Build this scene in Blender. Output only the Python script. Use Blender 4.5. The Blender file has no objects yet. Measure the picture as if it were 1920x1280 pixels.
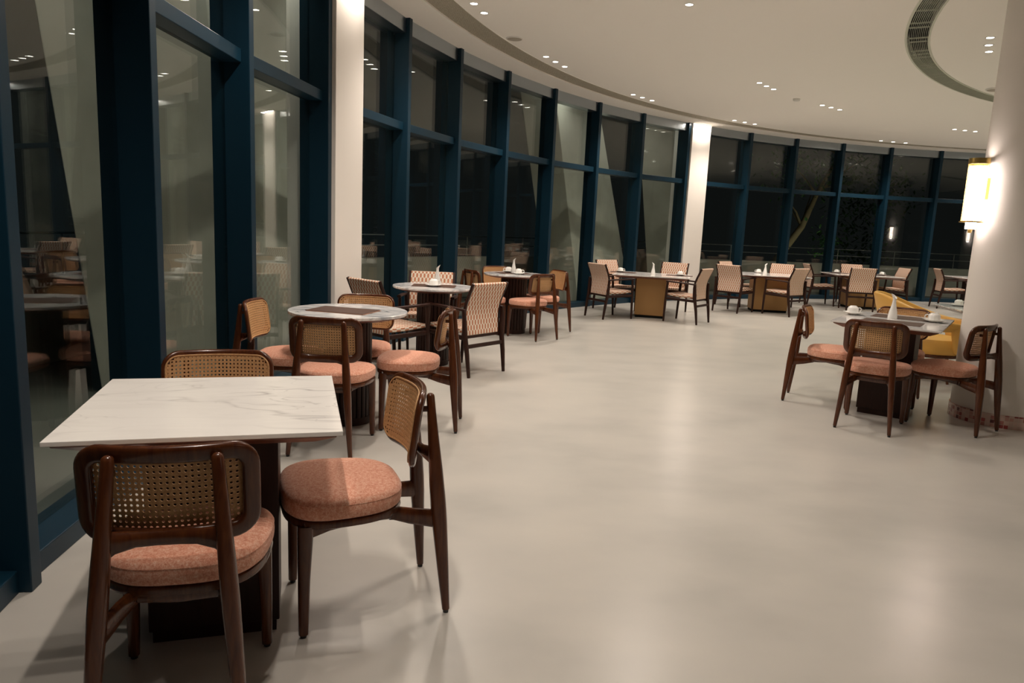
import bpy, bmesh, math, random
from mathutils import Vector, Matrix
random.seed(7)
PI = math.pi
SC = bpy.context.scene
COL = SC.collection

# ------------------------------------------------------------------ camera
CAM_H, PITCH, ROLL, FPX = 1.3529, 0.15997, 0.04495, 1349.7
cd = bpy.data.cameras.new('camera'); cam = bpy.data.objects.new('camera', cd); COL.objects.link(cam)
cd.sensor_width = 36.0; cd.lens = 36.0 * FPX / 1920.0; cd.clip_start = 0.05; cd.clip_end = 300
fw = Vector((0, math.cos(PITCH), -math.sin(PITCH))); up0 = Vector((0, math.sin(PITCH), math.cos(PITCH))); rt0 = Vector((1, 0, 0))
rt = math.cos(ROLL) * rt0 + math.sin(ROLL) * up0
up = -math.sin(ROLL) * rt0 + math.cos(ROLL) * up0
M = Matrix((rt, up, -fw)).transposed().to_4x4(); M.translation = Vector((0, 0, CAM_H)); cam.matrix_world = M
SC.camera = cam

# ------------------------------------------------------------------ world, exposure
w = bpy.data.worlds.new('night'); SC.world = w; w.use_nodes = True
w.node_tree.nodes['Background'].inputs[0].default_value = (0.55, 0.62, 0.60, 1)
w.node_tree.nodes['Background'].inputs[1].default_value = 0.0045
SC.view_settings.view_transform = 'Standard'; SC.view_settings.look = 'None'
SC.view_settings.gamma = 1.0; SC.view_settings.use_curve_mapping = False
SC.view_settings.exposure = 1.16
try:
    SC.cycles.use_denoising = True
    SC.cycles.max_bounces = 10; SC.cycles.diffuse_bounces = 6; SC.cycles.glossy_bounces = 5
    SC.cycles.transparent_max_bounces = 24; SC.cycles.caustics_reflective = False; SC.cycles.caustics_refractive = False
    SC.cycles.sample_clamp_indirect = 8.0
except Exception: pass

# the room is a circle of glass: centre, radii
CX, CY = 11.035, 4.269
R_MULL, R_GLASS, H = 12.83, 13.00, 3.465
def pol(r, deg, z=0.0):
    a = math.radians(deg); return Vector((CX + r * math.cos(a), CY + r * math.sin(a), z))

WARM = (1.0, 0.88, 0.77); COOL = (0.90, 0.98, 0.80)
SPOT_W = 86.0
GROUPS = [  # radius, angles of the lamps, colour, how they read
 (11.98, (163.16, 164.65, 166.2)), (11.98, (151.2, 152.6, 154.0)), (11.98, (138.15, 139.6, 140.95)), (11.98, (123.35, 124.75, 126.2)),
 (12.02, (103.5, 105.0, 106.5)), (11.98, (178.0, 179.4, 180.8)), (11.98, (192.8, 194.2, 195.6)), (11.98, (88.0, 89.4, 90.8)), (11.98, (72.0, 73.4, 74.8)),
 (9.95, (163.05, 164.5, 166.0)), (9.95, (138.15, 139.65, 141.15)), (9.94, (125.85, 127.4, 128.95)), (10.03, (104.8, 106.2, 107.6)),
 (9.95, (178.0, 179.5, 181.0)), (9.95, (88.0, 89.5, 91.0)), (9.95, (72.0, 73.4, 74.8)),
 (7.21, (145.55, 148.05, 150.6)), (7.21, (110.0, 112.5, 115.0)), (7.21, (86.0, 88.5, 91.0)),
]
def add_spot(name, loc, watts, color, size=2.0, blend=0.75, rad=0.03, tgt=None):
    L = bpy.data.lights.new(name, 'SPOT'); L.energy = watts; L.color = color; L.spot_size = size; L.spot_blend = blend; L.shadow_soft_size = rad
    o = bpy.data.objects.new(name, L); COL.objects.link(o); o.location = loc
    if tgt is not None:
        o.rotation_euler = (Vector(tgt) - Vector(loc)).to_track_quat('-Z', 'Y').to_euler()
    return o
for r, angs in GROUPS:
    c = COOL if r < 8 else WARM
    for a in angs:
        add_spot('downlight_lamp', pol(r, a, H - 0.012), SPOT_W / 3.0 * (0.6 if r < 8 else 1.0), c, size=math.radians(130), blend=0.7)
# washers in the ceiling edge, close in front of the two white columns
for a, wt in ((169.2, 9.0), (125.8, 9.0)):
    L = bpy.data.lights.new('column_washer', 'AREA'); L.shape = 'RECTANGLE'; L.size = 0.03; L.size_y = 0.50; L.energy = wt; L.color = WARM; L.spread = math.radians(170)
    o = bpy.data.objects.new('column_washer', L); COL.objects.link(o); o.location = pol(12.765, a, H - 0.006); o.rotation_euler = (0, 0, math.radians(a))
# unseen fill lights added outside to brighten the leaning piers and the tree
OUT_W = 15.0
for a, wt in ((181.0, 1.0), (172.0, 1.1), (163.0, 0.9), (139.0, 0.9), (130.5, 0.9), (120.5, 0.8)):
    add_spot('pier_fill_light', pol(13.25, a, 3.9), OUT_W * wt, (1.0, 0.97, 0.86), size=math.radians(150), blend=1.0, rad=0.15, tgt=pol(14.2, a, 1.2))
add_spot('tree_fill_light', pol(16.5, 97.0, 0.3), 20.0, (0.95, 1.0, 0.80), size=math.radians(75), blend=1.0, rad=0.1, tgt=pol(19.5, 97, 2.4))  # unseen spot added to lift the trunk and leaves

# ------------------------------------------------------------------ materials
def mat(name, base=(0.8, 0.8, 0.8), rough=0.5, metal=0.0, spec=0.5, coat=0.0, sheen=0.0):
    m = bpy.data.materials.new(name); m.use_nodes = True
    b = m.node_tree.nodes['Principled BSDF']
    b.inputs['Base Color'].default_value = (*base, 1); b.inputs['Roughness'].default_value = rough
    b.inputs['Metallic'].default_value = metal; b.inputs['Specular IOR Level'].default_value = spec
    b.inputs['Coat Weight'].default_value = coat; b.inputs['Sheen Weight'].default_value = sheen
    b.inputs['Coat Roughness'].default_value = 0.12
    return m
class NT:
    def __init__(s, m): s.m = m; s.t = m.node_tree; s.b = s.t.nodes['Principled BSDF']
    def n(s, typ, **kw):
        x = s.t.nodes.new(typ)
        for k, v in kw.items(): setattr(x, k, v)
        return x
    def l(s, a, b): s.t.links.new(a, b)
    def coord(s, which='Object', scale=(1, 1, 1), rot=(0, 0, 0)):
        t = s.n('ShaderNodeTexCoord'); mp = s.n('ShaderNodeMapping'); mp.inputs['Scale'].default_value = scale; mp.inputs['Rotation'].default_value = rot
        s.l(t.outputs[which], mp.inputs[0]); return mp.outputs[0]
    def noise(s, vec, scale, detail=4, rough=0.5, dist=0.0):
        x = s.n('ShaderNodeTexNoise'); x.inputs['Scale'].default_value = scale; x.inputs['Detail'].default_value = detail
        x.inputs['Roughness'].default_value = rough; x.inputs['Distortion'].default_value = dist; s.l(vec, x.inputs['Vector']); return x
    def ramp(s, fac, stops):
        x = s.n('ShaderNodeValToRGB'); e = x.color_ramp.elements
        while len(e) > 1: e.remove(e[-1])
        e[0].position = stops[0][0]; e[0].color = (*stops[0][1], 1)
        for p, c in stops[1:]: q = e.new(p); q.color = (*c, 1)
        s.l(fac, x.inputs[0]); return x.outputs[0]
    def mix(s, fac, a, b, blend='MIX'):
        x = s.n('ShaderNodeMix', data_type='RGBA', blend_type=blend)
        for sock, v in ((x.inputs[0], fac), (x.inputs[6], a), (x.inputs[7], b)):
            if hasattr(v, 'is_linked'): s.l(v, sock)
            elif isinstance(v, tuple): sock.default_value = (*v, 1)
            else: sock.default_value = v
        return x.outputs[2]
    def math(s, op, a, b=None, c=None):
        x = s.n('ShaderNodeMath', operation=op)
        for i, v in enumerate((a, b, c)):
            if v is None: continue
            if hasattr(v, 'is_linked'): s.l(v, x.inputs[i])
            else: x.inputs[i].default_value = v
        return x.outputs[0]
    def bump(s, h, strength=0.2, dist=0.01):
        x = s.n('ShaderNodeBump'); x.inputs['Strength'].default_value = strength; x.inputs['Distance'].default_value = dist
        s.l(h, x.inputs['Height']); s.l(x.outputs[0], s.b.inputs['Normal'])
MT = {}
# floor: trowelled beige screed, sealed
m = mat('floor_screed', rough=0.3, spec=0.45); n = NT(m); v = n.coord()
a = n.noise(v, 0.5, 2, 0.45); b = n.noise(n.coord(scale=(1, 1.5, 1)), 1.7, 3, 0.5)
f = n.mix(0.55, a.outputs['Fac'], b.outputs['Fac'])
n.l(n.ramp(f, [(0.30, (0.385, 0.372, 0.342)), (0.5, (0.475, 0.453, 0.415)), (0.70, (0.53, 0.50, 0.452))]), n.b.inputs['Base Color'])
n.b.inputs['Roughness'].default_value = 0.28
MT['floor'] = m
MT['ceiling'] = mat('ceiling_paint', (0.94, 0.915, 0.865), 0.85, spec=0.15)
m = mat('column_plaster', (0.80, 0.76, 0.71), 0.7, spec=0.2); n = NT(m); n.bump(n.noise(n.coord(), 60, 4).outputs['Fac'], 0.04, 0.002); MT['plaster'] = m
m = mat('blue_powder_coat', (0.0038, 0.0235, 0.042), 0.38, spec=0.3); MT['blue'] = m
MT['blue_gloss'] = mat('blue_metallic_rail', (0.46, 0.52, 0.57), 0.28, metal=1.0, coat=0.5)
# dark varnished wood
def wood(name, c1, c2, rough=0.3, scale=1.0, coat=0.35, spec=0.5):
    m = mat(name, rough=rough, coat=coat, spec=spec); n = NT(m); v = n.coord(scale=(14 * scale, 14 * scale, 1.6 * scale))
    q = n.noise(v, 3.0, 5, 0.6, 1.2); n.l(n.ramp(q.outputs['Fac'], [(0.3, c1), (0.7, c2)]), n.b.inputs['Base Color']); n.bump(q.outputs['Fac'], 0.06, 0.002); return m
MT['walnut'] = wood('walnut_varnish', (0.050, 0.0120, 0.0045), (0.100, 0.030, 0.0085), 0.25, coat=0.25, spec=0.35)
MT['darkwood'] = wood('dark_stained_wood', (0.018, 0.0060, 0.0038), (0.032, 0.0110, 0.0065), 0.42, coat=0.0, spec=0.25)
MT['redwood'] = wood('reddish_wood_edge', (0.10, 0.03, 0.018), (0.16, 0.055, 0.03), 0.35)
MT['foot'] = mat('black_glide', (0.01, 0.009, 0.008), 0.5)
m = mat('woven_cane', rough=0.55, spec=0.3); n = NT(m); q = n.noise(n.coord(), 160, 3)
n.l(n.ramp(q.outputs['Fac'], [(0.3, (0.44, 0.235, 0.10)), (0.7, (0.62, 0.37, 0.175))]), n.b.inputs['Base Color']); MT['cane'] = m
# salmon tweed
m = mat('salmon_tweed', rough=0.92, spec=0.1, sheen=0.25); n = NT(m); v = n.coord()
q = n.noise(v, 260, 3, 0.7); q2 = n.noise(v, 90, 3, 0.7)
f = n.mix(0.5, q.outputs['Fac'], q2.outputs['Fac'])
n.l(n.ramp(f, [(0.30, (0.45, 0.15, 0.095)), (0.46, (0.66, 0.29, 0.19)), (0.56, (0.76, 0.43, 0.31)), (0.70, (0.82, 0.62, 0.50))]), n.b.inputs['Base Color']); n.bump(f, 0.5, 0.003); MT['salmon'] = m
# cream cloth with staggered terracotta bars, laid out in the cloth's own uv metres
m = mat('bar_print_cloth', rough=0.85, spec=0.15); n = NT(m)
uv = n.n('ShaderNodeTexCoord').outputs['UV']; sp = n.n('ShaderNodeSeparateXYZ'); n.l(uv, sp.inputs[0])
vv = n.math('DIVIDE', sp.outputs[1], 0.046); row = n.math('FLOOR', vv); fr = n.math('FRACT', vv)
off = n.math('MULTIPLY', n.math('FLOORED_MODULO', row, 2.0), 0.5)
uu = n.math('FRACT', n.math('ADD', n.math('DIVIDE', sp.outputs[0], 0.0385), off))
d = n.math('ABSOLUTE', n.math('SUBTRACT', uu, 0.5))
wv = n.math('SUBTRACT', 0.262, n.math('MULTIPLY', n.math('POWER', n.math('ABSOLUTE', n.math('SUBTRACT', fr, 0.5)), 2.0), 0.26))
mk = n.math('LESS_THAN', d, wv)
wn = n.noise(n.coord('UV'), 700, 2)
cr = n.ramp(wn.outputs['Fac'], [(0.3, (0.62, 0.54, 0.44)), (0.7, (0.76, 0.69, 0.58))])
tc = n.ramp(wn.outputs['Fac'], [(0.3, (0.40, 0.155, 0.085)), (0.7, (0.52, 0.235, 0.14))])
n.l(n.mix(mk, cr, tc), n.b.inputs['Base Color']); MT['print'] = m
# marbles
def marble(name, base, vein, tint, scale, width, rough=0.12, cl=(0.45, 0.8)):
    m = mat(name, rough=rough, spec=0.5); n = NT(m); v = n.coord()
    def ridge(vec, sc, w_, dist):
        q = n.noise(vec, sc, 3, 0.45, dist); d_ = n.math('ABSOLUTE', n.math('SUBTRACT', q.outputs['Fac'], 0.5))
        return n.ramp(d_, [(0.0, (1, 1, 1)), (w_ * 0.4, (0.5,) * 3), (w_, (0, 0, 0))])
    v2 = n.coord(scale=(0.55, 1.9, 1), rot=(0, 0, 0.32)); v3 = n.coord(scale=(1.1, 2.2, 1), rot=(0, 0, -0.5))
    sel = n.ramp(n.noise(v, scale * 1.1, 3, 0.6).outputs['Fac'], [(0.40, (0.05,) * 3), (0.60, (1, 1, 1))])
    fac = n.mix(1.0, n.mix(0.5, ridge(v2, scale, width, 0.5), ridge(v3, scale * 1.7, width * 0.7, 0.9), 'ADD'), sel, 'MULTIPLY')
    cloud = n.ramp(n.noise(v2, scale * 2.0, 6, 0.65, 1.2).outputs['Fac'], [(cl[0], base), (cl[1], tint)])
    n.l(n.mix(fac, cloud, vein), n.b.inputs['Base Color']); return m
MT['marble_white'] = marble('white_veined_marble', (0.90, 0.875, 0.835), (0.42, 0.39, 0.385), (0.80, 0.775, 0.74), 1.5, 0.010)
MT['marble_grey'] = marble('grey_streaked_marble', (0.80, 0.79, 0.775), (0.25, 0.27, 0.30), (0.38, 0.395, 0.42), 3.2, 0.035, 0.10, (0.42, 0.66))
MT['marble_pale'] = marble('pale_marble', (0.80, 0.775, 0.75), (0.34, 0.33, 0.34), (0.58, 0.56, 0.55), 2.6, 0.02, 0.10, (0.42, 0.7))
MT['marble_edge'] = mat('stone_edge', (0.72, 0.68, 0.58), 0.3)
MT['gold'] = mat('bronze_lacquer', (0.36, 0.20, 0.075), 0.42, metal=0.35, spec=0.4)
m = mat('leather_placemat', (0.075, 0.038, 0.026), 0.55, spec=0.25); n = NT(m); n.bump(n.noise(n.coord(), 400, 2).outputs['Fac'], 0.15, 0.001); MT['mat'] = m
MT['mat_tan'] = mat('tan_placemat', (0.20, 0.085, 0.042), 0.5)
MT['china'] = mat('white_china', (0.86, 0.85, 0.82), 0.12, spec=0.6, coat=0.4)
MT['yellow'] = mat('mustard_leather', (0.70, 0.385, 0.085), 0.42, spec=0.4)
MT['brass'] = mat('brushed_brass', (0.62, 0.42, 0.13), 0.32, metal=0.9)
MT['steel'] = mat('stainless_steel', (0.45, 0.45, 0.44), 0.35, metal=1.0)
MT['trimring'] = mat('downlight_trim', (0.75, 0.74, 0.70), 0.5)
MT['black'] = mat('duct_black', (0.006, 0.007, 0.006), 0.8, spec=0.1)
MT['louvre'] = mat('louvre_paint', (0.62, 0.64, 0.54), 0.5)
MT['speaker'] = mat('speaker_mesh', (0.42, 0.38, 0.32), 0.8)
# perforated grille strip
m = mat('perforated_grille', rough=0.7, spec=0.2); n = NT(m); vo = n.n('ShaderNodeTexVoronoi'); vo.inputs['Scale'].default_value = 95; vo.inputs['Randomness'].default_value = 0.15
n.l(n.coord(), vo.inputs['Vector']); n.l(n.ramp(vo.outputs['Distance'], [(0.0, (0.10, 0.085, 0.06)), (0.38, (0.16, 0.14, 0.10)), (0.46, (0.55, 0.51, 0.42))]), n.b.inputs['Base Color']); MT['perf'] = m
# mosaic skirting: cylinder uv
m = mat('red_mosaic', rough=0.2, coat=0.3); n = NT(m); tc = n.n('ShaderNodeTexCoord'); br = n.n('ShaderNodeTexBrick'); n.l(tc.outputs['UV'], br.inputs['Vector'])
br.offset = 0.0; br.inputs['Scale'].default_value = 1.0; br.inputs['Brick Width'].default_value = 0.030; br.inputs['Row Height'].default_value = 0.030; br.inputs['Mortar Size'].default_value = 0.0015
fl = n.n('ShaderNodeVectorMath', operation='SNAP'); n.l(tc.outputs['UV'], fl.inputs[0]); fl.inputs[1].default_value = (0.030, 0.030, 1)
wn = n.n('ShaderNodeTexWhiteNoise', noise_dimensions='2D'); n.l(fl.outputs[0], wn.inputs['Vector'])
tile = n.ramp(wn.outputs['Value'], [(0.0, (0.66, 0.46, 0.40)), (0.28, (0.55, 0.30, 0.25)), (0.5, (0.60, 0.42, 0.36)), (0.68, (0.42, 0.16, 0.13)), (0.84, (0.33, 0.05, 0.045)), (0.95, (0.14, 0.03, 0.03))])
tile.node.color_ramp.interpolation = 'CONSTANT'
n.l(n.mix(br.outputs['Fac'], tile, (0.62, 0.50, 0.42)), n.b.inputs['Base Color']); MT['mosaic'] = m
# glass: clear, with the mirror of a flat pane rising towards grazing
m = bpy.data.materials.new('window_glass'); m.use_nodes = True; t = m.node_tree; t.nodes.clear()
o_ = t.nodes.new('ShaderNodeOutputMaterial'); mx = t.nodes.new('ShaderNodeMixShader'); tr = t.nodes.new('ShaderNodeBsdfTransparent'); gl = t.nodes.new('ShaderNodeBsdfGlossy')
tr.inputs[0].default_value = (0.90, 0.93, 0.91, 1); gl.inputs['Color'].default_value = (0.95, 0.97, 0.95, 1); gl.inputs['Roughness'].default_value = 0.0
lw = t.nodes.new('ShaderNodeLayerWeight'); lw.inputs[0].default_value = 0.5
pw = t.nodes.new('ShaderNodeMath'); pw.operation = 'POWER'; pw.inputs[1].default_value = 5.0; t.links.new(lw.outputs['Facing'], pw.inputs[0])
ma = t.nodes.new('ShaderNodeMath'); ma.operation = 'MULTIPLY_ADD'; ma.inputs[1].default_value = 0.93; ma.inputs[2].default_value = 0.05; t.links.new(pw.outputs[0], ma.inputs[0])
t.links.new(ma.outputs[0], mx.inputs[0]); t.links.new(tr.outputs[0], mx.inputs[1]); t.links.new(gl.outputs[0], mx.inputs[2]); t.links.new(mx.outputs[0], o_.inputs[0]); MT['glass'] = m
def emis(name, col, s):
    m = bpy.data.materials.new(name); m.use_nodes = True; t = m.node_tree; t.nodes.clear()
    o_ = t.nodes.new('ShaderNodeOutputMaterial'); e = t.nodes.new('ShaderNodeEmission'); e.inputs[0].default_value = (*col, 1); e.inputs[1].default_value = s; t.links.new(e.outputs[0], o_.inputs[0]); return m
MT['lamp_warm'] = emis('lamp_lens_warm', (1.0, 0.93, 0.82), 9.0)
MT['sconce_glow'] = emis('sconce_tube', (1.0, 0.84, 0.77), 11.0)
m = mat('board_concrete', rough=0.9, spec=0.1); n = NT(m); q = n.noise(n.coord(), 3.0, 6); n.l(n.ramp(q.outputs['Fac'], [(0.3, (0.40, 0.395, 0.35)), (0.7, (0.48, 0.475, 0.425))]), n.b.inputs['Base Color']); MT['concrete'] = m
MT['terrace'] = mat('terrace_paving', (0.12, 0.125, 0.11), 0.8)
MT['bark'] = mat('tree_bark', (0.30, 0.22, 0.12), 0.9)
MT['leaf'] = mat('tree_leaf', (0.05, 0.125, 0.03), 0.5, spec=0.3)

# ------------------------------------------------------------------ mesh helpers
def link(name, bm, m, parent=None, smooth=True, bevel=0.0, seg=2):
    me = bpy.data.meshes.new(name)
    bmesh.ops.recalc_face_normals(bm, faces=bm.faces)
    bm.to_mesh(me); bm.free(); me.materials.append(m)
    if smooth:
        for p in me.polygons: p.use_smooth = True
    o = bpy.data.objects.new(name, me); COL.objects.link(o)
    if parent is not None: o.parent = parent
    if smooth:
        try: me.set_sharp_from_angle(angle=math.radians(38))
        except Exception: pass
    if bevel:
        md = o.modifiers.new('bevel', 'BEVEL'); md.width = bevel; md.segments = seg; md.limit_method = 'ANGLE'; md.angle_limit = math.radians(40)
    return o
def box(bm, c, s, rot=0.0, taper=None):
    hx, hy, hz = s[0] / 2, s[1] / 2, s[2] / 2; R = Matrix.Rotation(rot, 3, 'Z'); vs = []
    for dz in (-1, 1):
        k = 1.0 if (taper is None or dz > 0) else taper
        for dx, dy in ((-1, -1), (1, -1), (1, 1), (-1, 1)):
            vs.append(bm.verts.new(Vector(c) + R @ Vector((dx * hx * k, dy * hy * k, dz * hz))))
    for q in ((3, 2, 1, 0), (4, 5, 6, 7), (0, 1, 5, 4), (1, 2, 6, 5), (2, 3, 7, 6), (3, 0, 4, 7)): bm.faces.new([vs[i] for i in q])
    return vs
def lathe(bm, prof, c=(0, 0, 0), n=32, axis=None):
    c = Vector(c); rings = []
    for r, z in prof:
        if r < 1e-6: rings.append([bm.verts.new(c + Vector((0, 0, z)))])
        else: rings.append([bm.verts.new(c + Vector((r * math.cos(2 * PI * i / n), r * math.sin(2 * PI * i / n), z))) for i in range(n)])
    for a, b in zip(rings, rings[1:]):
        for i in range(n):
            j = (i + 1) % n
            q = [a[i % len(a)], a[j % len(a)], b[j % len(b)], b[i % len(b)]]
            u = []
            for x in q:
                if x not in u: u.append(x)
            if len(u) >= 3: bm.faces.new(u)
def ring_sec(c, ux, uy, rx, ry, n=12, p=2.0):
    out = []
    for i in range(n):
        a = 2 * PI * i / n; ca, sa = math.cos(a), math.sin(a)
        x = math.copysign(abs(ca) ** (2 / p), ca) * rx; y = math.copysign(abs(sa) ** (2 / p), sa) * ry
        out.append(c + ux * x + uy * y)
    return out
def loft(bm, secs, closed=False, caps=True):
    rings = [[bm.verts.new(v) for v in s] for s in secs]
    n = len(rings[0]); k = len(rings)
    for i in range(k if closed else k - 1):
        a, b = rings[i], rings[(i + 1) % k]
        for j in range(n): bm.faces.new([a[j], a[(j + 1) % n], b[(j + 1) % n], b[j]])
    if caps and not closed:
        bm.faces.new(rings[0][::-1]); bm.faces.new(rings[-1])
def bar(bm, pts, rx, ry, up_hint=Vector((0, 0, 1)), n=12, p=2.6, closed=False, dome=False):
    """sweep along pts; rx along the side direction, ry along the other; radii may be lists"""
    pts = [Vector(q) for q in pts]; k = len(pts)
    RX = rx if isinstance(rx, (list, tuple)) else [rx] * k
    RY = ry if isinstance(ry, (list, tuple)) else [ry] * k
    secs = []
    for i in range(k):
        if closed: t = (pts[(i + 1) % k] - pts[i - 1]).normalized()
        else: t = (pts[min(i + 1, k - 1)] - pts[max(i - 1, 0)]).normalized()
        uh = up_hint(i) if callable(up_hint) else up_hint
        s = t.cross(uh)
        if s.length < 1e-4: s = t.cross(Vector((1, 0, 0)))
        s.normalize(); u = s.cross(t).normalized()
        secs.append((pts[i], s, u, RX[i], RY[i], t))
    out = [ring_sec(a, s, u, x, y, n, p) for a, s, u, x, y, t in secs]
    if dome:
        a, s, u, x, y, t = secs[-1]
        for q in (0.5, 0.8, 0.97): out.append(ring_sec(a + t * (q * min(x, y)), s, u, x * math.sqrt(1 - q * q), y * math.sqrt(1 - q * q), n, p))
    loft(bm, out, closed)
def annulus(bm, r0, r1, z, a0=0, a1=360, step=3.0, thick=0.0):
    full = abs(a1 - a0) >= 360; k = max(2, int(math.ceil((a1 - a0) / step)))
    pr = [(r0, z), (r1, z)] if not thick else [(r0, z), (r1, z), (r1, z + thick), (r0, z + thick)]
    rings = []
    for i in range(k if full else k + 1):
        a = a0 + (a1 - a0) * i / k; rings.append([bm.verts.new(pol(r, a, zz)) for r, zz in pr])
    kk = len(rings)
    for i in range(kk if full else kk - 1):
        a, b = rings[i], rings[(i + 1) % kk]; m_ = len(pr)
        for j in range(m_ if thick else 1): bm.faces.new([a[j], a[(j + 1) % m_], b[(j + 1) % m_], b[j]])
    if thick and not full:
        bm.faces.new(rings[0]); bm.faces.new(rings[-1][::-1])
def empty(name, loc=(0, 0, 0), rz=0.0):
    o = bpy.data.objects.new(name, None); COL.objects.link(o); o.location = loc; o.rotation_euler = (0, 0, rz); o.empty_display_size = 0.2; return o
def tag(o, label=None, cat=None, group=None, kind=None):
    if label: o['label'] = label
    if cat: o['category'] = cat
    if group: o['group'] = group
    if kind: o['kind'] = kind
    return o
def kids(o): return [c for c in bpy.data.objects if c.parent is o]
def copy_tree(o, parent=None, ch=None):
    c = o.copy(); COL.objects.link(c)
    if parent is not None: c.parent = parent
    for k in kids(o): copy_tree(k, c)
    return c
def place(proto, used, loc, rz, label, cat, group):
    o = proto if not used else copy_tree(proto)
    o.location = loc; o.rotation_euler = (0, 0, rz)
    tag(o, label, cat, group); return o

# ------------------------------------------------------------------ setting: floor and ceiling
bm = bmesh.new(); annulus(bm, 0.0, 13.12, -0.12, thick=0.12, step=4); bmesh.ops.remove_doubles(bm, verts=bm.verts, dist=1e-5)
bmesh.ops.dissolve_degenerate(bm, dist=1e-5, edges=bm.edges)
tag(link('floor', bm, MT['floor'], smooth=False), kind='structure')
GR0, GR1, SL0, SL1 = 7.765, 7.965, 12.13, 12.45
bm = bmesh.new()
annulus(bm, 0.0, GR0, H, step=2, thick=0.2); annulus(bm, GR1, SL0, H, step=2, thick=0.2); annulus(bm, SL1, 13.12, H, step=2, thick=0.2)
annulus(bm, GR0 - .01, GR1 + .01, H + 0.20, step=2, thick=0.05); annulus(bm, SL0 - .01, SL1 + .01, H + 0.20, step=2, thick=0.05)
bmesh.ops.remove_doubles(bm, verts=bm.verts, dist=1e-5); bmesh.ops.dissolve_degenerate(bm, dist=1e-5, edges=bm.edges)
tag(link('ceiling', bm, MT['ceiling'], smooth=False), kind='structure')
# ring-shaped air grille: black duct, concentric louvres, cross bars
g = empty('ring_air_grille', (CX, CY, H)); tag(g, 'large ring of dark louvred air grille let into the ceiling', 'air vent')
def rel(o): o.location = (-CX, -CY, -H)
bm = bmesh.new(); annulus(bm, GR0 + .002, GR1 - .002, H + 0.10, step=2, thick=0.01); rel(link('duct', bm, MT['black'], g, smooth=False))
bm = bmesh.new()
for k in range(12):
    r = GR0 + 0.008 + (GR1 - GR0 - 0.016) * k / 11; annulus(bm, r - 0.0013, r + 0.0013, H + 0.004, step=1.5, thick=0.016)
rel(link('louvre', bm, MT['louvre'], g, smooth=False))
a = 102
while a < 205:
    bm = bmesh.new(); p0, p1 = pol(GR0, a, H + 0.014), pol(GR1, a, H + 0.014); box(bm, (p0 + p1) / 2, (GR1 - GR0, 0.005, 0.014), math.radians(a)); a += 3.1 if (int(a) % 2) else 1.2
    rel(link('cross_bar', bm, MT['louvre'], g, smooth=False))
for r in (GR0 - .008, GR1 + .008):
    bm = bmesh.new(); annulus(bm, r - 0.010, r + 0.010, H - 0.006, step=2, thick=0.010); rel(link('rim', bm, MT['louvre'], g, smooth=False))
g = empty('perforated_air_slot', (CX, CY, H)); tag(g, 'long curved perforated air grille following the window wall', 'air vent')
bm = bmesh.new(); annulus(bm, SL0, SL1, H + 0.012, a0=60, a1=215, step=2, thick=0.006); rel(link('perforated_panel', bm, MT['perf'], g, smooth=False))
for r in (SL0 + .006, SL1 - .006):
    bm = bmesh.new(); annulus(bm, r - .006, r + .006, H - 0.004, a0=60, a1=215, step=2, thick=0.02); rel(link('edge_trim', bm, MT['ceiling'], g, smooth=False))

# ------------------------------------------------------------------ window wall: one bay between each pair of mullions
T_TOP, T_H = 2.40, 0.085
def edges_frame(a0, a1):
    p0, p1 = pol(1.0, a0) - pol(0, 0), pol(1.0, a1) - pol(0, 0); return p0, p1
def chord_box(bm, a0, a1, r0, r1, z0, z1):
    vs = []
    for z in (z0, z1):
        for r, a in ((r0, a0), (r1, a0), (r1, a1), (r0, a1)): vs.append(bm.verts.new(pol(r, a, z)))
    for q in ((3, 2, 1, 0), (4, 5, 6, 7), (0, 1, 5, 4), (1, 2, 6, 5), (2, 3, 7, 6), (3, 0, 4, 7)): bm.faces.new([vs[i] for i in q])
DEG = 180 / PI
MW = 0.072 / R_MULL * DEG     # mullion width as an angle
COL1 = (167.9, 170.55); COL2 = (124.62, 127.0)
mull = [188.26 + 5.86 * k for k in range(4)][::-1] + [182.75, 176.94, 170.60]          # right-hand edge of each mullion (smaller angle is further along)
seg2 = [167.85 - MW * .25, 162.60, 156.72, 150.83, 144.85, 138.97, 133.10, 127.05]
seg3 = [124.62 - MW * .25, 118.89, 113.05, 107.30, 101.62, 96.0] + [96.0 - 5.8 * k for k in range(1, 7)]
wn_ = [0]
def bay(a_hi, a_lo):
    """glazed bay from angle a_hi down to a_lo"""
    wn_[0] += 1
    win = empty('window_%d' % wn_[0], pol(12.9, (a_hi + a_lo) / 2, 0)); tag(win, kind='structure')
    off = -win.location
    def add(nm, bm, m, **k):
        o = link(nm, bm, m, win, **k); o.location = off; return o
    bm = bmesh.new(); chord_box(bm, a_lo, a_hi, 12.872, 13.06, 0.0, 0.085); add('sill', bm, MT['blue'], smooth=False, bevel=0.004)
    bm = bmesh.new(); chord_box(bm, a_lo, a_hi, 12.885, 13.04, T_TOP - T_H, T_TOP); add('transom', bm, MT['blue'], smooth=False, bevel=0.004)
    bm = bmesh.new(); chord_box(bm, a_lo, a_hi, 12.875, 13.06, H - 0.15, H + 0.02); add('head_rail', bm, MT['blue_gloss'], smooth=False, bevel=0.004)
    bm = bmesh.new(); chord_box(bm, a_lo, a_hi, 13.0, 13.02, 0.085, T_TOP - T_H); add('pane', bm, MT['glass'], smooth=False)
    bm = bmesh.new(); chord_box(bm, a_lo, a_hi, 13.0, 13.02, T_TOP, H - 0.15); add('pane', bm, MT['glass'], smooth=False)
tn_ = [0]
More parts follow.
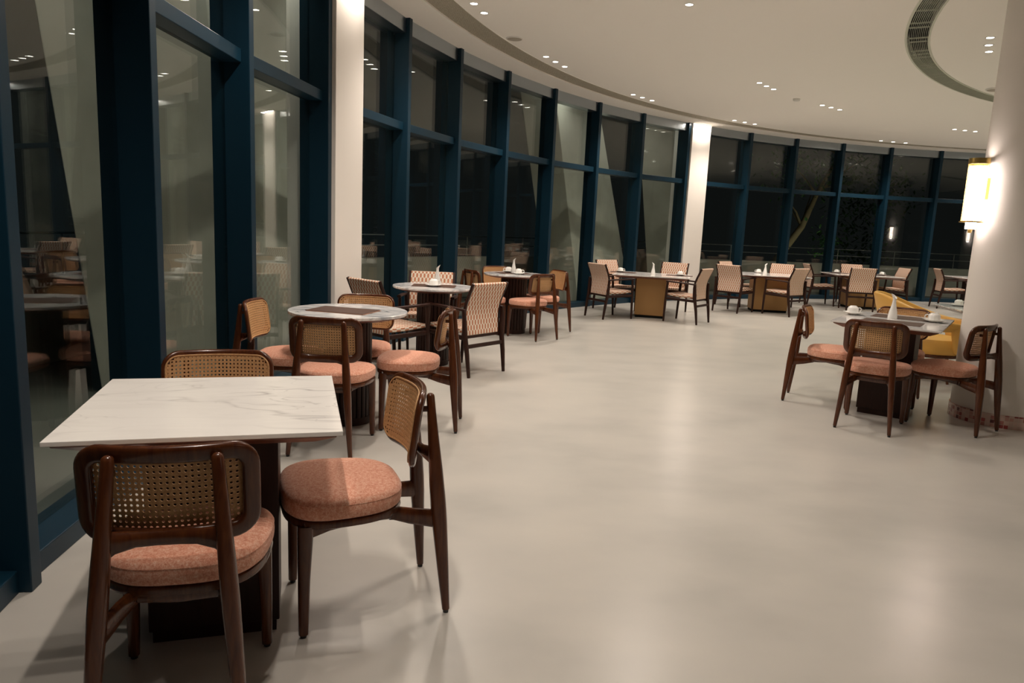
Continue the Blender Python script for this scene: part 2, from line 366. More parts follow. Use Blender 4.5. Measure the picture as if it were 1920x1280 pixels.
def mullion(a, w_=MW):
    tn_[0] += 1
    bm = bmesh.new(); chord_box(bm, a, a + w_, 12.83, 13.09, 0.0, H + 0.03); tag(link('trim_%d' % tn_[0], bm, MT['blue'], smooth=False, bevel=0.004), kind='structure')
for a in mull: mullion(a)
for a, b in zip(mull, mull[1:]): bay(a, b + MW)
for a in seg2: mullion(a, MW if a not in (seg2[0],) else MW * .3)
for a, b in zip(seg2, seg2[1:]): bay(a, b + MW)
for a in seg3: mullion(a, MW if a != seg3[0] else MW * .3)
for a, b in zip(seg3, seg3[1:]): bay(a, b + MW)
for nm, (lo, hi) in (('wall_near_column', COL1), ('wall_far_column', COL2)):
    bm = bmesh.new(); chord_box(bm, lo, hi, 12.80, 13.25, 0, H + 0.02); tag(link(nm, bm, MT['plaster'], smooth=False, bevel=0.004), kind='structure')
# the rest of the circle, behind the camera and to the far right: dark glazing on a dark frame
bm = bmesh.new(); annulus(bm, 13.02, 13.06, 0, a0=-154.16, a1=61.3, step=3)
bm.free(); bm = bmesh.new()
def arc_wall(bm, a0, a1, r, z0, z1, step=3.0):
    k = int((a1 - a0) / step); rings = []
    for i in range(k + 1):
        a = a0 + (a1 - a0) * i / k; rings.append([bm.verts.new(pol(q, a, z)) for q, z in ((r, z0), (r + .06, z0), (r + .06, z1), (r, z1))])
    for a, b in zip(rings, rings[1:]):
        for j in range(4): bm.faces.new([a[j], a[(j + 1) % 4], b[(j + 1) % 4], b[j]])
    bm.faces.new(rings[0]); bm.faces.new(rings[-1][::-1])
MT['night_glass'] = mat('night_glazing', (0.006, 0.008, 0.008), 0.03, spec=0.5)
arc_wall(bm, -153.8, 61.0, 13.02, 0.0, H + 0.02); tag(link('wall_back', bm, MT['night_glass'], smooth=False), kind='structure')
bm = bmesh.new(); a = -153.5
while a < 60.9: chord_box(bm, a, a + MW, 12.83, 13.01, 0, H + 0.02); a += 5.86
tag(link('trim_back', bm, MT['blue'], smooth=False), kind='structure')

# ------------------------------------------------------------------ round pillar with mosaic foot and sconce
PX, PY, PR = 3.90, 5.60, 0.34
bm = bmesh.new(); lathe(bm, [(PR, 0.0), (PR, H + 0.02)], (PX, PY, 0), 96)
pil = link('wall_round_pillar', bm, MT['plaster']); tag(pil, kind='structure')
bm = bmesh.new(); uvl = bm.loops.layers.uv.new('UVMap'); n_ = 96; rr_ = PR + 0.008
ring0 = [bm.verts.new((PX + rr_ * math.cos(2 * PI * i / n_), PY + rr_ * math.sin(2 * PI * i / n_), 0)) for i in range(n_)]
ring1 = [bm.verts.new((v.co.x, v.co.y, 0.102)) for v in ring0]
ring2 = [bm.verts.new((PX + PR * .99 * math.cos(2 * PI * i / n_), PY + PR * .99 * math.sin(2 * PI * i / n_), 0.102)) for i in range(n_)]
for i in range(n_):
    j = (i + 1) % n_; f = bm.faces.new([ring0[i], ring0[j], ring1[j], ring1[i]]); L = 2 * PI * rr_ / n_
    for lp, uv_ in zip(f.loops, ((i * L, 0), ((i + 1) * L, 0), ((i + 1) * L, .102), (i * L, .102))): lp[uvl].uv = uv_
    f = bm.faces.new([ring1[i], ring1[j], ring2[j], ring2[i]])
    for lp in f.loops: lp[uvl].uv = (i * L, .1)
tag(link('baseboard_mosaic', bm, MT['mosaic']), kind='structure')
# sconce
sd = Vector((-0.998, 0.05, 0)).normalized()
sc0 = Vector((PX, PY, 0)) + sd * 0.425; ang = math.atan2(sd.y, sd.x)
sn = empty('wall_sconce', (sc0.x, sc0.y, 1.535)); tag(sn, 'glowing brass mesh wall lamp on the round pillar', 'lamp')
def loc(o, p): o.location = p; return o
bm = bmesh.new(); lathe(bm, [(0.0, 0), (0.058, 0), (0.058, 0.405), (0.0, 0.405)], (0, 0, 0.01), 32); link('glowing_tube', bm, MT['sconce_glow'], sn)
bm = bmesh.new(); nr, nz = 36, 44; rs = 0.069; hs = 0.470
vg = [[bm.verts.new((rs * math.cos(2 * PI * (i + (0.5 if k % 2 else 0)) / nr), rs * math.sin(2 * PI * (i + (0.5 if k % 2 else 0)) / nr), hs * k / nz)) for i in range(nr)] for k in range(nz + 1)]
for k in range(nz):
    for i in range(nr):
        a, b = vg[k], vg[k + 1]; j = (i + 1) % nr
        for q in (([a[i], a[j], b[i]], [a[j], b[j], b[i]]) if k % 2 == 0 else ([a[i], b[j], b[i]], [a[i], a[j], b[j]])): bm.faces.new(q)
sh = link('mesh_shade', bm, MT['brass'], sn, smooth=False); md = sh.modifiers.new('wire', 'WIREFRAME'); md.thickness = 0.0016; md.use_replace = True
bm = bmesh.new(); lathe(bm, [(0.066, .43), (0.072, .43), (0.072, .472), (0.066, .472), (0.066, .43)], (0, 0, 0), 36); link('top_band', bm, MT['brass'], sn)
bm = bmesh.new(); lathe(bm, [(0.0, -0.006), (0.082, -0.006), (0.082, 0.002), (0.0, 0.002)], (0, 0, 0), 36); link('bottom_rim', bm, MT['brass'], sn)
bm = bmesh.new(); lathe(bm, [(0.0, -0.055), (0.036, -0.055), (0.036, -0.006), (0, -0.006)], (0, 0, 0), 28); link('lower_glass', bm, MT['sconce_glow'], sn)
bm = bmesh.new(); lathe(bm, [(0.0, -0.085), (0.012, -0.085), (0.016, -0.056), (0, -0.056)], (0, 0, 0), 20); link('finial', bm, MT['brass'], sn)
bm = bmesh.new(); box(bm, tuple(-sd * (0.425 - PR - 0.010)) [:2] + (0.25,), (0.026, 0.05, 0.16), ang); bp = link('back_plate', bm, MT['brass'], sn, smooth=False, bevel=0.003)
bm = bmesh.new(); box(bm, tuple(-sd * 0.060)[:2] + (0.25,), (0.05, 0.02, 0.02), ang); link('arm', bm, MT['brass'], bp, smooth=False)

# unseen pillars: first and its lamps added to light the ceiling, second seen mirrored
for pi_, pa in enumerate((215.0, 20.0)):
    p = pol(8.30, pa); bm = bmesh.new(); lathe(bm, [(PR, 0.0), (PR, H + 0.02)], (0, 0, 0), 64); o = link('wall_round_pillar', bm, MT['plaster']); o.location = p; tag(o, kind='structure')
    bm = bmesh.new(); lathe(bm, [(PR + .008, 0.0), (PR + .008, .102), (PR * .98, .102)], (0, 0, 0), 64); o = link('baseboard_mosaic', bm, MT['redwood']); o.location = p; tag(o, kind='structure')
    for q_ in (0, 90, 108):
        if (pa, q_) not in ((215.0, 0), (215.0, 90), (20.0, 108)): continue
        dq = Vector((math.cos(math.radians(pa + q_ + 20)), math.sin(math.radians(pa + q_ + 20)), 0))
        c_ = copy_tree(sn); c_.location = p + dq * .425 + Vector((0, 0, 1.535)); c_.rotation_euler = (0, 0, math.radians(pa + q_ + 20) - ang)
        tag(c_, 'brass mesh wall lamp on an unseen pillar', 'lamp', 'wall lamps out of the frame')
# unseen pale core wall, added to bounce more light onto the ceiling
bm = bmesh.new(); lathe(bm, [(4.8, 0), (4.8, H + .02)], (0, 0, 0), 96); o = link('wall_bounce_core', bm, MT['plaster']); o.location = (CX, CY, 0); tag(o, kind='structure')

# ------------------------------------------------------------------ ceiling fittings
def make_downlight():
    root = empty('recessed_downlight')
    bm = bmesh.new(); lathe(bm, [(0.034, -0.0), (0.036, -0.005), (0.046, -0.005), (0.048, 0.0), (0.048, 0.002), (0.034, 0.002), (0.034, 0.0)], n=28); link('trim_ring', bm, MT['trimring'], root)
    bm = bmesh.new(); lathe(bm, [(0.0, -0.0015), (0.034, -0.0015), (0.034, 0.001), (0, 0.001)], n=28); link('lens', bm, MT['lamp_warm'], root)
    return root
dl = make_downlight(); used = False
TRIO = {0: 'at the near end of the air slot', 1: 'just past the flat ceiling speaker', 2: 'beside the air slot midway along the windows', 3: 'beside the air slot above the far column', 4: 'above the far dark windows', 10: 'at the middle of the top edge',
        11: 'in mid ceiling before the smoke detector', 12: 'in mid ceiling past the smoke detector', 13: 'farthest in mid ceiling left of the pillar', 18: 'inside the ring grille beside the pillar'}
for gi, (r, angs) in enumerate(GROUPS):
    for k, a in enumerate(angs):
        if gi in TRIO:
            order = 'nearest' if a == max(angs) else ('farthest' if a == min(angs) else 'middle')
            lab = 'round downlight, %s of the trio %s' % (order, TRIO[gi]); grp = 'recessed ceiling downlights'
        else:
            lab = 'small round recessed downlight in the ceiling outside the photo'; grp = 'downlights out of the frame'
        place(dl, used, pol(r, a, H), 0, lab, 'ceiling light', grp); used = True
def disc(name, r, h, p, m, label, cat):
    root = empty(name, p); tag(root, label, cat)
    bm = bmesh.new(); lathe(bm, [(0, -h), (r * .8, -h), (r * .86, -h * .8), (r * .86, 0), (0, 0)], n=40); link('cover', bm, m, root)
    bm = bmesh.new(); lathe(bm, [(r * .86, -h * .9), (r * .95, -h * .7), (r, 0), (r * .86, 0), (r * .86, -h * .9)], n=40); link('rim', bm, MT['trimring'], root)
disc('ceiling_speaker', 0.10, 0.012, pol(12.01, 158.34, H), MT['speaker'], 'flat round speaker in the ceiling beside the perforated air slot', 'speaker')
disc('smoke_detector', 0.055, 0.035, pol(9.99, 133.1, H), MT['trimring'], 'small white smoke detector out in the middle of the ceiling', 'smoke detector')
disc('ceiling_speaker', 0.13, 0.02, pol(7.54, 127.9, H), MT['speaker'], 'flat round ceiling speaker half hidden by the round pillar', 'speaker')

# ------------------------------------------------------------------ rattan chair
def sgn(v): return -1 if v < 0 else 1
def bk_y(x, z): return (-0.175 + (0.779 - z) * 0.13) + 1.19 * x * x
def bk_n(x, z):
    return Vector((-2 * 1.19 * x, 1.0, 0.13)).normalized()
def make_rattan():
    root = empty('cane_back_chair')
    # seat cushion
    bm = bmesh.new(); N = 56
    def outline(k, z):
        out = []
        for i in range(N):
            a = 2 * PI * i / N; ca, sa = math.cos(a), math.sin(a); p = 2.9
            x = math.copysign(abs(ca) ** (2 / p), ca) * 0.236; y = math.copysign(abs(sa) ** (2 / p), sa) * 0.202
            x *= 1 - 0.17 * ((0.202 - y) / 0.404) ** 1.3
            kx = 1 - (1 - k); out.append(Vector((x * kx, 0.098 + y * kx, z)))
        return out
    prof = [(0.90, .399), (0.965, .400), (0.99, .405), (1.0, .414), (1.004, .430), (1.0, .442), (0.997, .4455), (1.003, .448), (0.995, .4515), (0.97, .460), (0.92, .4665), (0.8, .472), (0.55, .476), (0.25, .4775)]
    loft(bm, [outline(k, z) for k, z in prof]); link('seat_cushion', bm, MT['salmon'], root)
    # wooden seat frame
    bm = bmesh.new(); bar(bm, outline(0.91, 0.384), 0.017, 0.0145, n=10, p=3, closed=True)
    for s in (-1, 1):
        bar(bm, [(s * .188, .238, .362), (s * .178, .16, .372), (s * .16, .06, .374), (s * .125, -.05, .366)], .012, [.030, .020, .014, .020], n=10, p=3)
    bar(bm, [(-.185, .236, .372), (0, .262, .378), (.185, .236, .372)], .012, .016, n=10, p=3)
    bar(bm, [(-.125, -.055, .364), (0, -.075, .366), (.125, -.055, .364)], .013, .024, n=10, p=3)
    link('seat_frame', bm, MT['walnut'], root)
    for s in (-1, 1):
        bm = bmesh.new(); P0, P1 = Vector((s * .179, -.2425, .012)), Vector((s * .121, -.183, .766))
        zs = (0, .2, .42, .5, .56, .66, .8, .93, 1.0)
        bar(bm, [P0.lerp(P1, t) for t in zs], [.0125, .0175, .0215, .0225, .0225, .0215, .019, .0165, .0155], [.0130, .020, .0265, .027, .026, .024, .019, .0150, .0140], up_hint=Vector((0, 1, 0)), n=14, p=2.3, dome=True)
        lg = link('leg', bm, MT['walnut'], root)
        bm = bmesh.new(); lathe(bm, [(0, 0), (.0095, 0), (.0105, .013), (0, .013)], (P0.x, P0.y, 0), 14); link('glide', bm, MT['foot'], lg)
        bm = bmesh.new(); bar(bm, [(s * .1925, .2425, .012), (s * .190, .240, .20), (s * .186, .236, .335), (s * .184, .234, .380)], [.0155, .0195, .024, .0245], [.0155, .0195, .0245, .026], up_hint=Vector((0, 1, 0)), n=14, p=2.8)
        lg = link('leg', bm, MT['walnut'], root)
        bm = bmesh.new(); lathe(bm, [(0, 0), (.0100, 0), (.0115, .013), (0, .013)], (s * .1925, .2425, 0), 14); link('glide', bm, MT['foot'], lg)
        bm = bmesh.new(); bar(bm, [(s * .100, -.045, .362), (s * .128, -.12, .350), (s * .150, -.213, .338)], .0115, [.022, .028, .033], n=10, p=3); link('strut', bm, MT['walnut'], root)
    bm = bmesh.new(); zc = .560
    bar(bm, [(-.139, -.200, zc), (-.115, -.186, zc + .003), (-.07, -.172, zc + .004), (0, -.168, zc + .004), (.07, -.172, zc + .004), (.115, -.186, zc + .003), (.139, -.200, zc)], .0115, [.040, .028, .020, .018, .020, .028, .040], n=10, p=3)
    link('back_crossbar', bm, MT['walnut'], root)
    for s in (-1, 1):
        bm = bmesh.new(); bar(bm, [(s * .122, -.186, .725), (s * .121, bk_y(.121, .725), .725)], .008, .010, n=10, up_hint=Vector((0, 0, 1))); link('peg', bm, MT['walnut'], root)
    # backrest frame: rounded rectangle wrapped on the curved back
    hw, z0, z1, cr = .191, .556, .775, .046
    path = []
    for cx, cz, a0 in ((hw - cr, z1 - cr, 0), (-hw + cr, z1 - cr, 90), (-hw + cr, z0 + cr, 180), (hw - cr, z0 + cr, 270)):
        for k in range(8):
            a = math.radians(a0 + 90 * k / 7); path.append((cx + cr * math.cos(a), cz + cr * math.sin(a)))
    dense = []
    for i in range(len(path)):
        a, b = path[i], path[(i + 1) % len(path)]; L = math.dist(a, b); k = max(1, int(L / .03))
        for q in range(k): dense.append((a[0] + (b[0] - a[0]) * q / k, a[1] + (b[1] - a[1]) * q / k))
    bm = bmesh.new()
    bar(bm, [(x, bk_y(x, z), z) for x, z in dense], .0225, .0115, up_hint=lambda i: bk_n(*dense[i]), n=16, p=3.0, closed=True)
    link('backrest_frame', bm, MT['walnut'], root)
    # woven cane with real holes
    bm = bmesh.new(); iw, iz0, iz1 = hw + .002, z0 - .002, z1 + .002; cell = .0142; fo = .0135
    nx = int(2 * iw / cell); nz = int((iz1 - iz0) / cell); cx_ = 2 * iw / nx; cz_ = (iz1 - iz0) / nz
    vc = {}
    def V(x, z):
        k = (round(x, 5), round(z, 5))
        if k not in vc: vc[k] = bm.verts.new((x, bk_y(x, z) + fo, z))
        return vc[k]
    r_in = cr + .002
    for i in range(nx):
        for j in range(nz):
            xa, za = -iw + i * cx_, iz0 + j * cz_; mx_, mz = xa + cx_ / 2, za + cz_ / 2
            dx, dz = abs(mx_) - (iw - r_in), max(iz0 + r_in - mz, mz - (iz1 - r_in))
            if dx > 0 and dz > 0 and math.hypot(dx, dz) > r_in: continue
            o8 = [(xa, za), (mx_, za), (xa + cx_, za), (xa + cx_, mz), (xa + cx_, za + cz_), (mx_, za + cz_), (xa, za + cz_), (xa, mz)]
            border = i < 1 or j < 1 or i >= nx - 1 or j >= nz - 1
            rr = .0020 if border else .0037
            inn = [bm.verts.new((mx_ + rr * math.cos(math.radians(a)), bk_y(mx_ + rr * math.cos(math.radians(a)), mz + rr * math.sin(math.radians(a))) + fo, mz + rr * math.sin(math.radians(a)))) for a in (225, 270, 315, 0, 45, 90, 135, 180)]
            ov = [V(*q) for q in o8]
            for q in range(8): bm.faces.new([ov[q], ov[(q + 1) % 8], inn[(q + 1) % 8], inn[q]])
    cane = link('cane_panel', bm, MT['cane'], root, smooth=False); md = cane.modifiers.new('t', 'SOLIDIFY'); md.thickness = .0022; md.offset = 0
    k_ = (hw + .003) / hw; zc_ = (z0 + z1) / 2; bm = bmesh.new()
    bar(bm, [(x * k_, bk_y(x * k_, z) + fo + .001, zc_ + (z - zc_) * 1.025) for x, z in dense], .0032, .0028, up_hint=lambda i: bk_n(*dense[i]), n=8, closed=True); link('cane_binding', bm, MT['cane'], cane)
    return root

# ------------------------------------------------------------------ armchair with printed cloth
def strip(bm, prof, hw, th, v0=0.0):
    """slab swept along (y, z) profile; uv in metres"""
    uvl = bm.loops.layers.uv.verify(); k = len(prof); P = [Vector((0, y, z)) for y, z in prof]; rows = []; s = 0
    for i in range(k):
        t = (P[min(i + 1, k - 1)] - P[max(i - 1, 0)]).normalized(); nn = Vector((0, -t.z, t.y))
        if i: s += (P[i] - P[i - 1]).length
        rows.append((s, [bm.verts.new(P[i] + nn * th / 2 * f + Vector((x, 0, 0))) for f in (1, -1) for x in (-hw, hw)]))
    def face(vs, uvs):
        f = bm.faces.new(vs)
        for lp, q in zip(f.loops, uvs): lp[uvl].uv = q
    for (s0, a), (s1, b) in zip(rows, rows[1:]):
        face([a[0], a[1], b[1], b[0]], [(-hw, s0 + v0), (hw, s0 + v0), (hw, s1 + v0), (-hw, s1 + v0)])
        face([a[3], a[2], b[2], b[3]], [(hw, s0 + v0), (-hw, s0 + v0), (-hw, s1 + v0), (hw, s1 + v0)])
        face([a[1], a[3], b[3], b[1]], [(hw, s0), (hw + th, s0), (hw + th, s1), (hw, s1)])
        face([a[2], a[0], b[0], b[2]], [(-hw - th, s0), (-hw, s0), (-hw, s1), (-hw - th, s1)])
    for s_, a in (rows[0], rows[-1]):
        face([a[0], a[2], a[3], a[1]] if s_ == rows[-1][0] else [a[0], a[1], a[3], a[2]], [(-hw, s_ + v0), (-hw, s_ + v0 + th), (hw, s_ + v0 + th), (hw, s_ + v0)] if s_ == rows[-1][0] else [(-hw, s_), (hw, s_), (hw, s_ - th), (-hw, s_ - th)])
def make_armchair():
    root = empty('upholstered_armchair')
    back = [(-.190, .365), (-.186, .42), (-.182, .48), (-.180, .54), (-.184, .59), (-.196, .64), (-.214, .69), (-.236, .74), (-.258, .79), (-.278, .835)]
    bm = bmesh.new(); strip(bm, back, .220, .030); link('backrest', bm, MT['print'], root, bevel=.009, seg=3)
    seat = [(-.172, .408), (-.10, .404), (0, .404), (.10, .410), (.20, .418), (.255, .420)]
    bm = bmesh.new(); strip(bm, seat, .222, .040); link('seat', bm, MT['print'], root, bevel=.011, seg=3)
    for s in (-1, 1):
        bm = bmesh.new(); bar(bm, [(s * .232, y, z) for y, z in back], .010, .014, up_hint=Vector((0, 1, 0)), n=10, p=3.5); link('back_rail', bm, MT['darkwood'], root)
        bm = bmesh.new(); bar(bm, [(s * .241, -.268, 0), (s * .246, -.245, .20), (s * .252, -.215, .38), (s * .262, -.205, .60)], [.0135, .017, .019, .016], [.0135, .020, .024, .017], up_hint=Vector((0, 1, 0)), n=12, p=3); link('leg', bm, MT['darkwood'], root)
        bm = bmesh.new(); bar(bm, [(s * .241, .268, 0), (s * .248, .255, .30), (s * .256, .235, .605)], [.0135, .017, .016], [.0135, .018, .016], up_hint=Vector((0, 1, 0)), n=12, p=3); link('leg', bm, MT['darkwood'], root)
        bm = bmesh.new(); bar(bm, [(s * .262, -.222, .598), (s * .268, -.10, .607), (s * .268, .06, .613), (s * .262, .25, .618)], [.016, .022, .024, .021], .0125, n=12, p=2.6); link('armrest', bm, MT['darkwood'], root)
        bm = bmesh.new(); bar(bm, [(s * .243, -.22, .350), (s * .246, .25, .362)], .011, .021, n=10, p=4); link('side_rail', bm, MT['darkwood'], root)
    bm = bmesh.new(); bar(bm, [(-.25, -.235, .275), (.25, -.235, .275)], .010, .018, n=10, p=4); link('stretcher', bm, MT['darkwood'], root)
    bm = bmesh.new(); bar(bm, [(-.245, .235, .360), (.245, .235, .360)], .010, .020, n=10, p=4); link('seat_rail', bm, MT['darkwood'], root)
    bm = bmesh.new(); bar(bm, [(-.245, -.19, .355), (.245, -.19, .355)], .010, .016, n=10, p=4); link('seat_rail', bm, MT['darkwood'], root)
    return root

# ------------------------------------------------------------------ where everything stands
T1 = (-0.944, 2.245, 0.290); R1 = (-1.090, 4.728); R2 = (-0.767, 6.843); R3 = (-0.008, 9.138); RT = (3.006, 5.650, -0.617)
rat = make_rattan(); arm = make_armchair()
GW, GR_, GB, GR3, = 'cane chairs at the near square marble table', 'cane chairs at the placemat round table', 'cane chairs at the table by the pillar', 'cane chairs at the far round table'
RATS = [
 ((-0.862, 1.820), 0.247, 'dark wood cane-back chair nearest the camera, back turned, at white square table', GW),
 ((-0.483, 2.426), 1.956, 'cane-back chair pulled out on the right side of the white square table', GW),
 ((-1.150, 2.740), 0.290 + PI, 'cane-back chair tucked behind the white square table, only its top showing', GW),
 ((-1.059, 4.169), -0.032, 'cane-back chair with back turned in front of the brown placemat round table', GR_),
 ((-0.582, 4.713), 1.563, 'cane-back chair in profile to the right of the brown placemat round table', GR_),
 ((-1.570, 4.705), -1.54, 'cane-back chair against the window left of the brown placemat round table', GR_),
 ((-1.095, 5.210), PI + 0.03, 'cane-back chair facing out from behind the brown placemat round table', GR_),
 ((2.673, 5.215), -0.616, 'cane-back chair with back turned at the table beside the round pillar', GB),
 ((3.345, 5.300), 0.636, 'cane-back chair standing against the foot of the round pillar', GB),
 ((2.593, 5.964), -2.052, 'cane-back chair in profile at the left end of the table by the pillar', GB),
 ((3.310, 6.120), -0.617 + PI, 'cane-back chair behind the pillar table, in front of the yellow tub chair', GB),
 ((0.250, 8.730), 0.739, 'cane-back chair with back turned right of the far round table, legs on open floor', GR3),
 ((0.460, 9.430), 2.05, 'cane-back chair with bright cane face, rightmost at the far round table', GR3),
 ((-0.200, 9.700), -2.61, 'cane-back chair with tan cane face behind the left rim of the far round table', GR3),
 ((-0.420, 8.900), -1.04, 'dark cane-back chair with back turned left of the far round table', GR3),
]
u = False
for (x, y), rz, lab, grp in RATS:
    place(rat, u, (x, y, 0), rz, lab, 'chair', grp); u = True
G1c, G2c, G3c, G4c = (2.20, 11.56), (4.66, 13.22), (7.05, 14.75), (10.15, 15.75)
GE, G1n, G2n, G3n, G4n = ('armchairs at the marble round table', 'armchairs at the left bronze-based table', 'armchairs at the second bronze-based table', 'armchairs at the third far table', 'armchairs at the farthest table')
ARMS = [
 ((-0.430, 6.595), 0.90, 'patterned armchair with back turned, right of the round table with cup and vase', GE),
 ((-1.120, 6.420), -0.74, 'patterned armchair by the white near column, left of the round table with cup and vase', GE),
 ((-0.865, 7.270), PI, 'patterned armchair facing out from behind the round table with cup and vase', GE),
 ((1.480, 11.190), -1.066, 'patterned armchair with back turned at the left of the first bronze-based table', G1n),
 ((1.716, 12.290), -2.584, 'patterned armchair behind the left end of the first bronze-based table', G1n),
 ((2.670, 11.050), 0.942, 'pale patterned armchair with back turned at the right of the first bronze-based table', G1n),
 ((2.644, 12.326), 2.65, 'patterned armchair facing out before the white far column', G1n),
 ((3.930, 12.900), -0.795, 'patterned armchair with back turned, left of the second bronze-based table', G2n),
 ((4.300, 14.050), -2.40, 'patterned armchair at the dark windows, mostly behind the left chair of the second bronze table', G2n),
 ((4.780, 12.700), 0.640, 'pale patterned armchair with back turned, right of the second bronze-based table', G2n),
 ((5.090, 14.040), 2.484, 'patterned armchair facing out behind the right end of the second bronze table', G2n),
 ((6.740, 14.180), -0.16, 'patterned armchair with back turned in front of the third far table', G3n),
 ((7.330, 15.640), 3.0, 'patterned armchair facing out behind the third far table', G3n),
 ((6.300, 15.000), -1.64, 'patterned armchair seen edge-on at the left end of the third far table', G3n),
 ((7.740, 14.900), 1.60, 'patterned armchair facing left at the right end of the third far table', G3n),
 ((9.330, 15.520), -1.78, 'patterned armchair in profile facing right at the farthest table', G4n),
 ((9.250, 14.260), -0.40, 'patterned armchair mostly hidden by the round pillar, a pink strip of its back showing', G4n),
]
u = False
for (x, y), rz, lab, grp in ARMS:
    place(arm, u, (x, y, 0), rz, lab, 'armchair', grp); u = True

# yellow tub chair
def make_tub():
    root = empty('tub_chair'); N = 48; A = math.radians(150); bm = bmesh.new(); cols = []
    for i in range(N + 1):
        t = -1 + 2 * i / N; a = t * A; k = abs(t)
        q_ = max(0.0, min(1.0, (k - .12) / .75)); top = 0.845 - 0.235 * q_ * q_ * (3 - 2 * q_); lean = 0.06 * (1 - k ** 2)
        g_ = max(0.0, min(1.0, (k - .35) / .10)) * max(0.0, min(1.0, (.90 - k) / .06)); lo = .30 + .22 * g_
        mid = (lo + top) / 2; col = []
        for z, r in ((lo, .335), (lo + .03, .352), (mid, .372 + lean * .3), (top - .03, .392 + lean), (top - .008, .394 + lean), (top, .384 + lean), (top, .366 + lean), (top - .008, .356 + lean), (top - .03, .350 + lean), (mid, .325 + lean * .3), (lo, .31)):
            col.append(Vector((math.sin(a) * r * 1.10, -math.cos(a) * r * 1.10, z)))
        cols.append([bm.verts.new(v) for v in col])
    for p, q in zip(cols, cols[1:]):
        n = len(p)
        for j in range(n): bm.faces.new([p[j], p[(j + 1) % n], q[(j + 1) % n], q[j]])
    bm.faces.new(cols[0]); bm.faces.new(cols[-1][::-1])
    link('shell', bm, MT['yellow'], root, bevel=.006)
    bm = bmesh.new(); prof = [(.30, .0), (.96, .0), (1.0, .03), (1.0, .115), (.95, .145), (.7, .160), (.3, .165)]
    def ol(k, z):
        out = []
        for i in range(40):
            a = 2 * PI * i / 40; x, y = math.sin(a) * .30, -math.cos(a) * .30
            if y > 0: x = math.copysign(abs(math.sin(a)) ** .75, math.sin(a)) * .30; y *= 1.25
            out.append(Vector((x * k, y * k, .285 + z)))
        return out
    loft(bm, [ol(k, z) for k, z in prof]); link('seat_cushion', bm, MT['yellow'], root)
    bm = bmesh.new(); bar(bm, [v * 1.0 for v in ol(.93, -.015)], .02, .018, n=10, p=3, closed=True); link('base_frame', bm, MT['walnut'], root)
    for sx, sy in ((-1, -1), (1, -1), (-1, 1), (1, 1)):
        bm = bmesh.new(); bar(bm, [(sx * .235, sy * .235, 0), (sx * .205, sy * .20, .27)], [.012, .018], [.012, .018], up_hint=Vector((0, 1, 0)), n=12); link('leg', bm, MT['walnut'], root)
    return root
tub = make_tub(); tub.location = (4.17, 7.25, 0); tub.rotation_euler = (0, 0, -2.0); tag(tub, 'mustard yellow leather tub chair behind the round pillar', 'armchair')

# ------------------------------------------------------------------ tables
def rrect(hx, hy, z, r=.004):
    return [Vector((x, y, z)) for x, y in ((-hx, -hy), (hx, -hy), (hx, hy), (-hx, hy))]
def square_table(name, loc, rz, sx, sy, h, stone, base, pw, pd, label, under=None, base_name='pedestal', group=None):
    t = empty(name, (loc[0], loc[1], 0), rz); tag(t, label, 'table', group)
    bm = bmesh.new(); box(bm, (0, 0, h - .007), (sx, sy, .014)); top = link('table_top', bm, stone, t, smooth=False, bevel=.002)
    bm = bmesh.new(); loft(bm, [rrect(sx / 2 - .016, sy / 2 - .016, h - .014), rrect(sx / 2 - .018, sy / 2 - .018, h - .022), rrect(sx / 2 - .075, sy / 2 - .075, h - .050)][::-1]); link('bevelled_underside', bm, under or MT['redwood'], t, smooth=False)
    bm = bmesh.new(); box(bm, (0, 0, (h - .05 + .04) / 2), (pw, pd, h - .05 - .04)); link(base_name, bm, base, t, smooth=False, bevel=.004)
    bm = bmesh.new(); box(bm, (0, 0, .02), (pw - .02, pd - .02, .04)); link('plinth', bm, MT['black'] if base is MT['gold'] else MT['darkwood'], t, smooth=False)
    return t
def round_table(loc, r, rp, h, label, group=None):
    t = empty('round_marble_table', (loc[0], loc[1], 0)); tag(t, label, 'table', group)
    bm = bmesh.new(); lathe(bm, [(0, h - .020), (r - .003, h - .020), (r, h - .017), (r, h - .003), (r - .003, h), (r * .6, h), (0, h)], n=96); link('table_top', bm, MT['marble_grey'], t)
    bm = bmesh.new(); lathe(bm, [(0, h - .046), (r - .09, h - .046), (r - .012, h - .026), (r - .010, h - .020), (0, h - .020)], n=96); link('bevelled_underside', bm, MT['redwood'], t)
    # fluted drum
    bm = bmesh.new(); n = 26; secs = []
    for z in (.05, h - .046):
        ring = []
        for i in range(n):
            for f, rr in ((0.0, rp - .013), (.13, rp - .002), (.5, rp + .001), (.87, rp - .002)):
                a = 2 * PI * (i + f) / n; ring.append(Vector((rr * math.cos(a), rr * math.sin(a), z)))
        secs.append(ring)
    loft(bm, secs); link('fluted_drum', bm, MT['darkwood'], t)
    bm = bmesh.new(); lathe(bm, [(0, 0), (rp + .004, 0), (rp + .004, .05), (0, .05)], n=64); link('plinth', bm, MT['darkwood'], t)
    return t
square_table('square_marble_table', T1[:2], T1[2], .76, .76, .75, MT['marble_white'], MT['darkwood'], .391, .237, 'bare white veined marble square table nearest the camera')
round_table(R1, .387, .155, .75, 'round marble table with only brown placemats on it, second from the camera')
round_table(R2, .387, .155, .75, 'round marble table with a cup, vase and patterned armchairs')
round_table(R3, .387, .165, .75, 'farthest round marble table, set with two cups and a vase, among cane chairs')
square_table('rectangular_marble_table', RT[:2], RT[2], .733, 1.013, .75, MT['marble_pale'], MT['darkwood'], .355, .30, 'rectangular marble table set with two placemats beside the round pillar')
GG = 'bronze-based tables along the far windows'
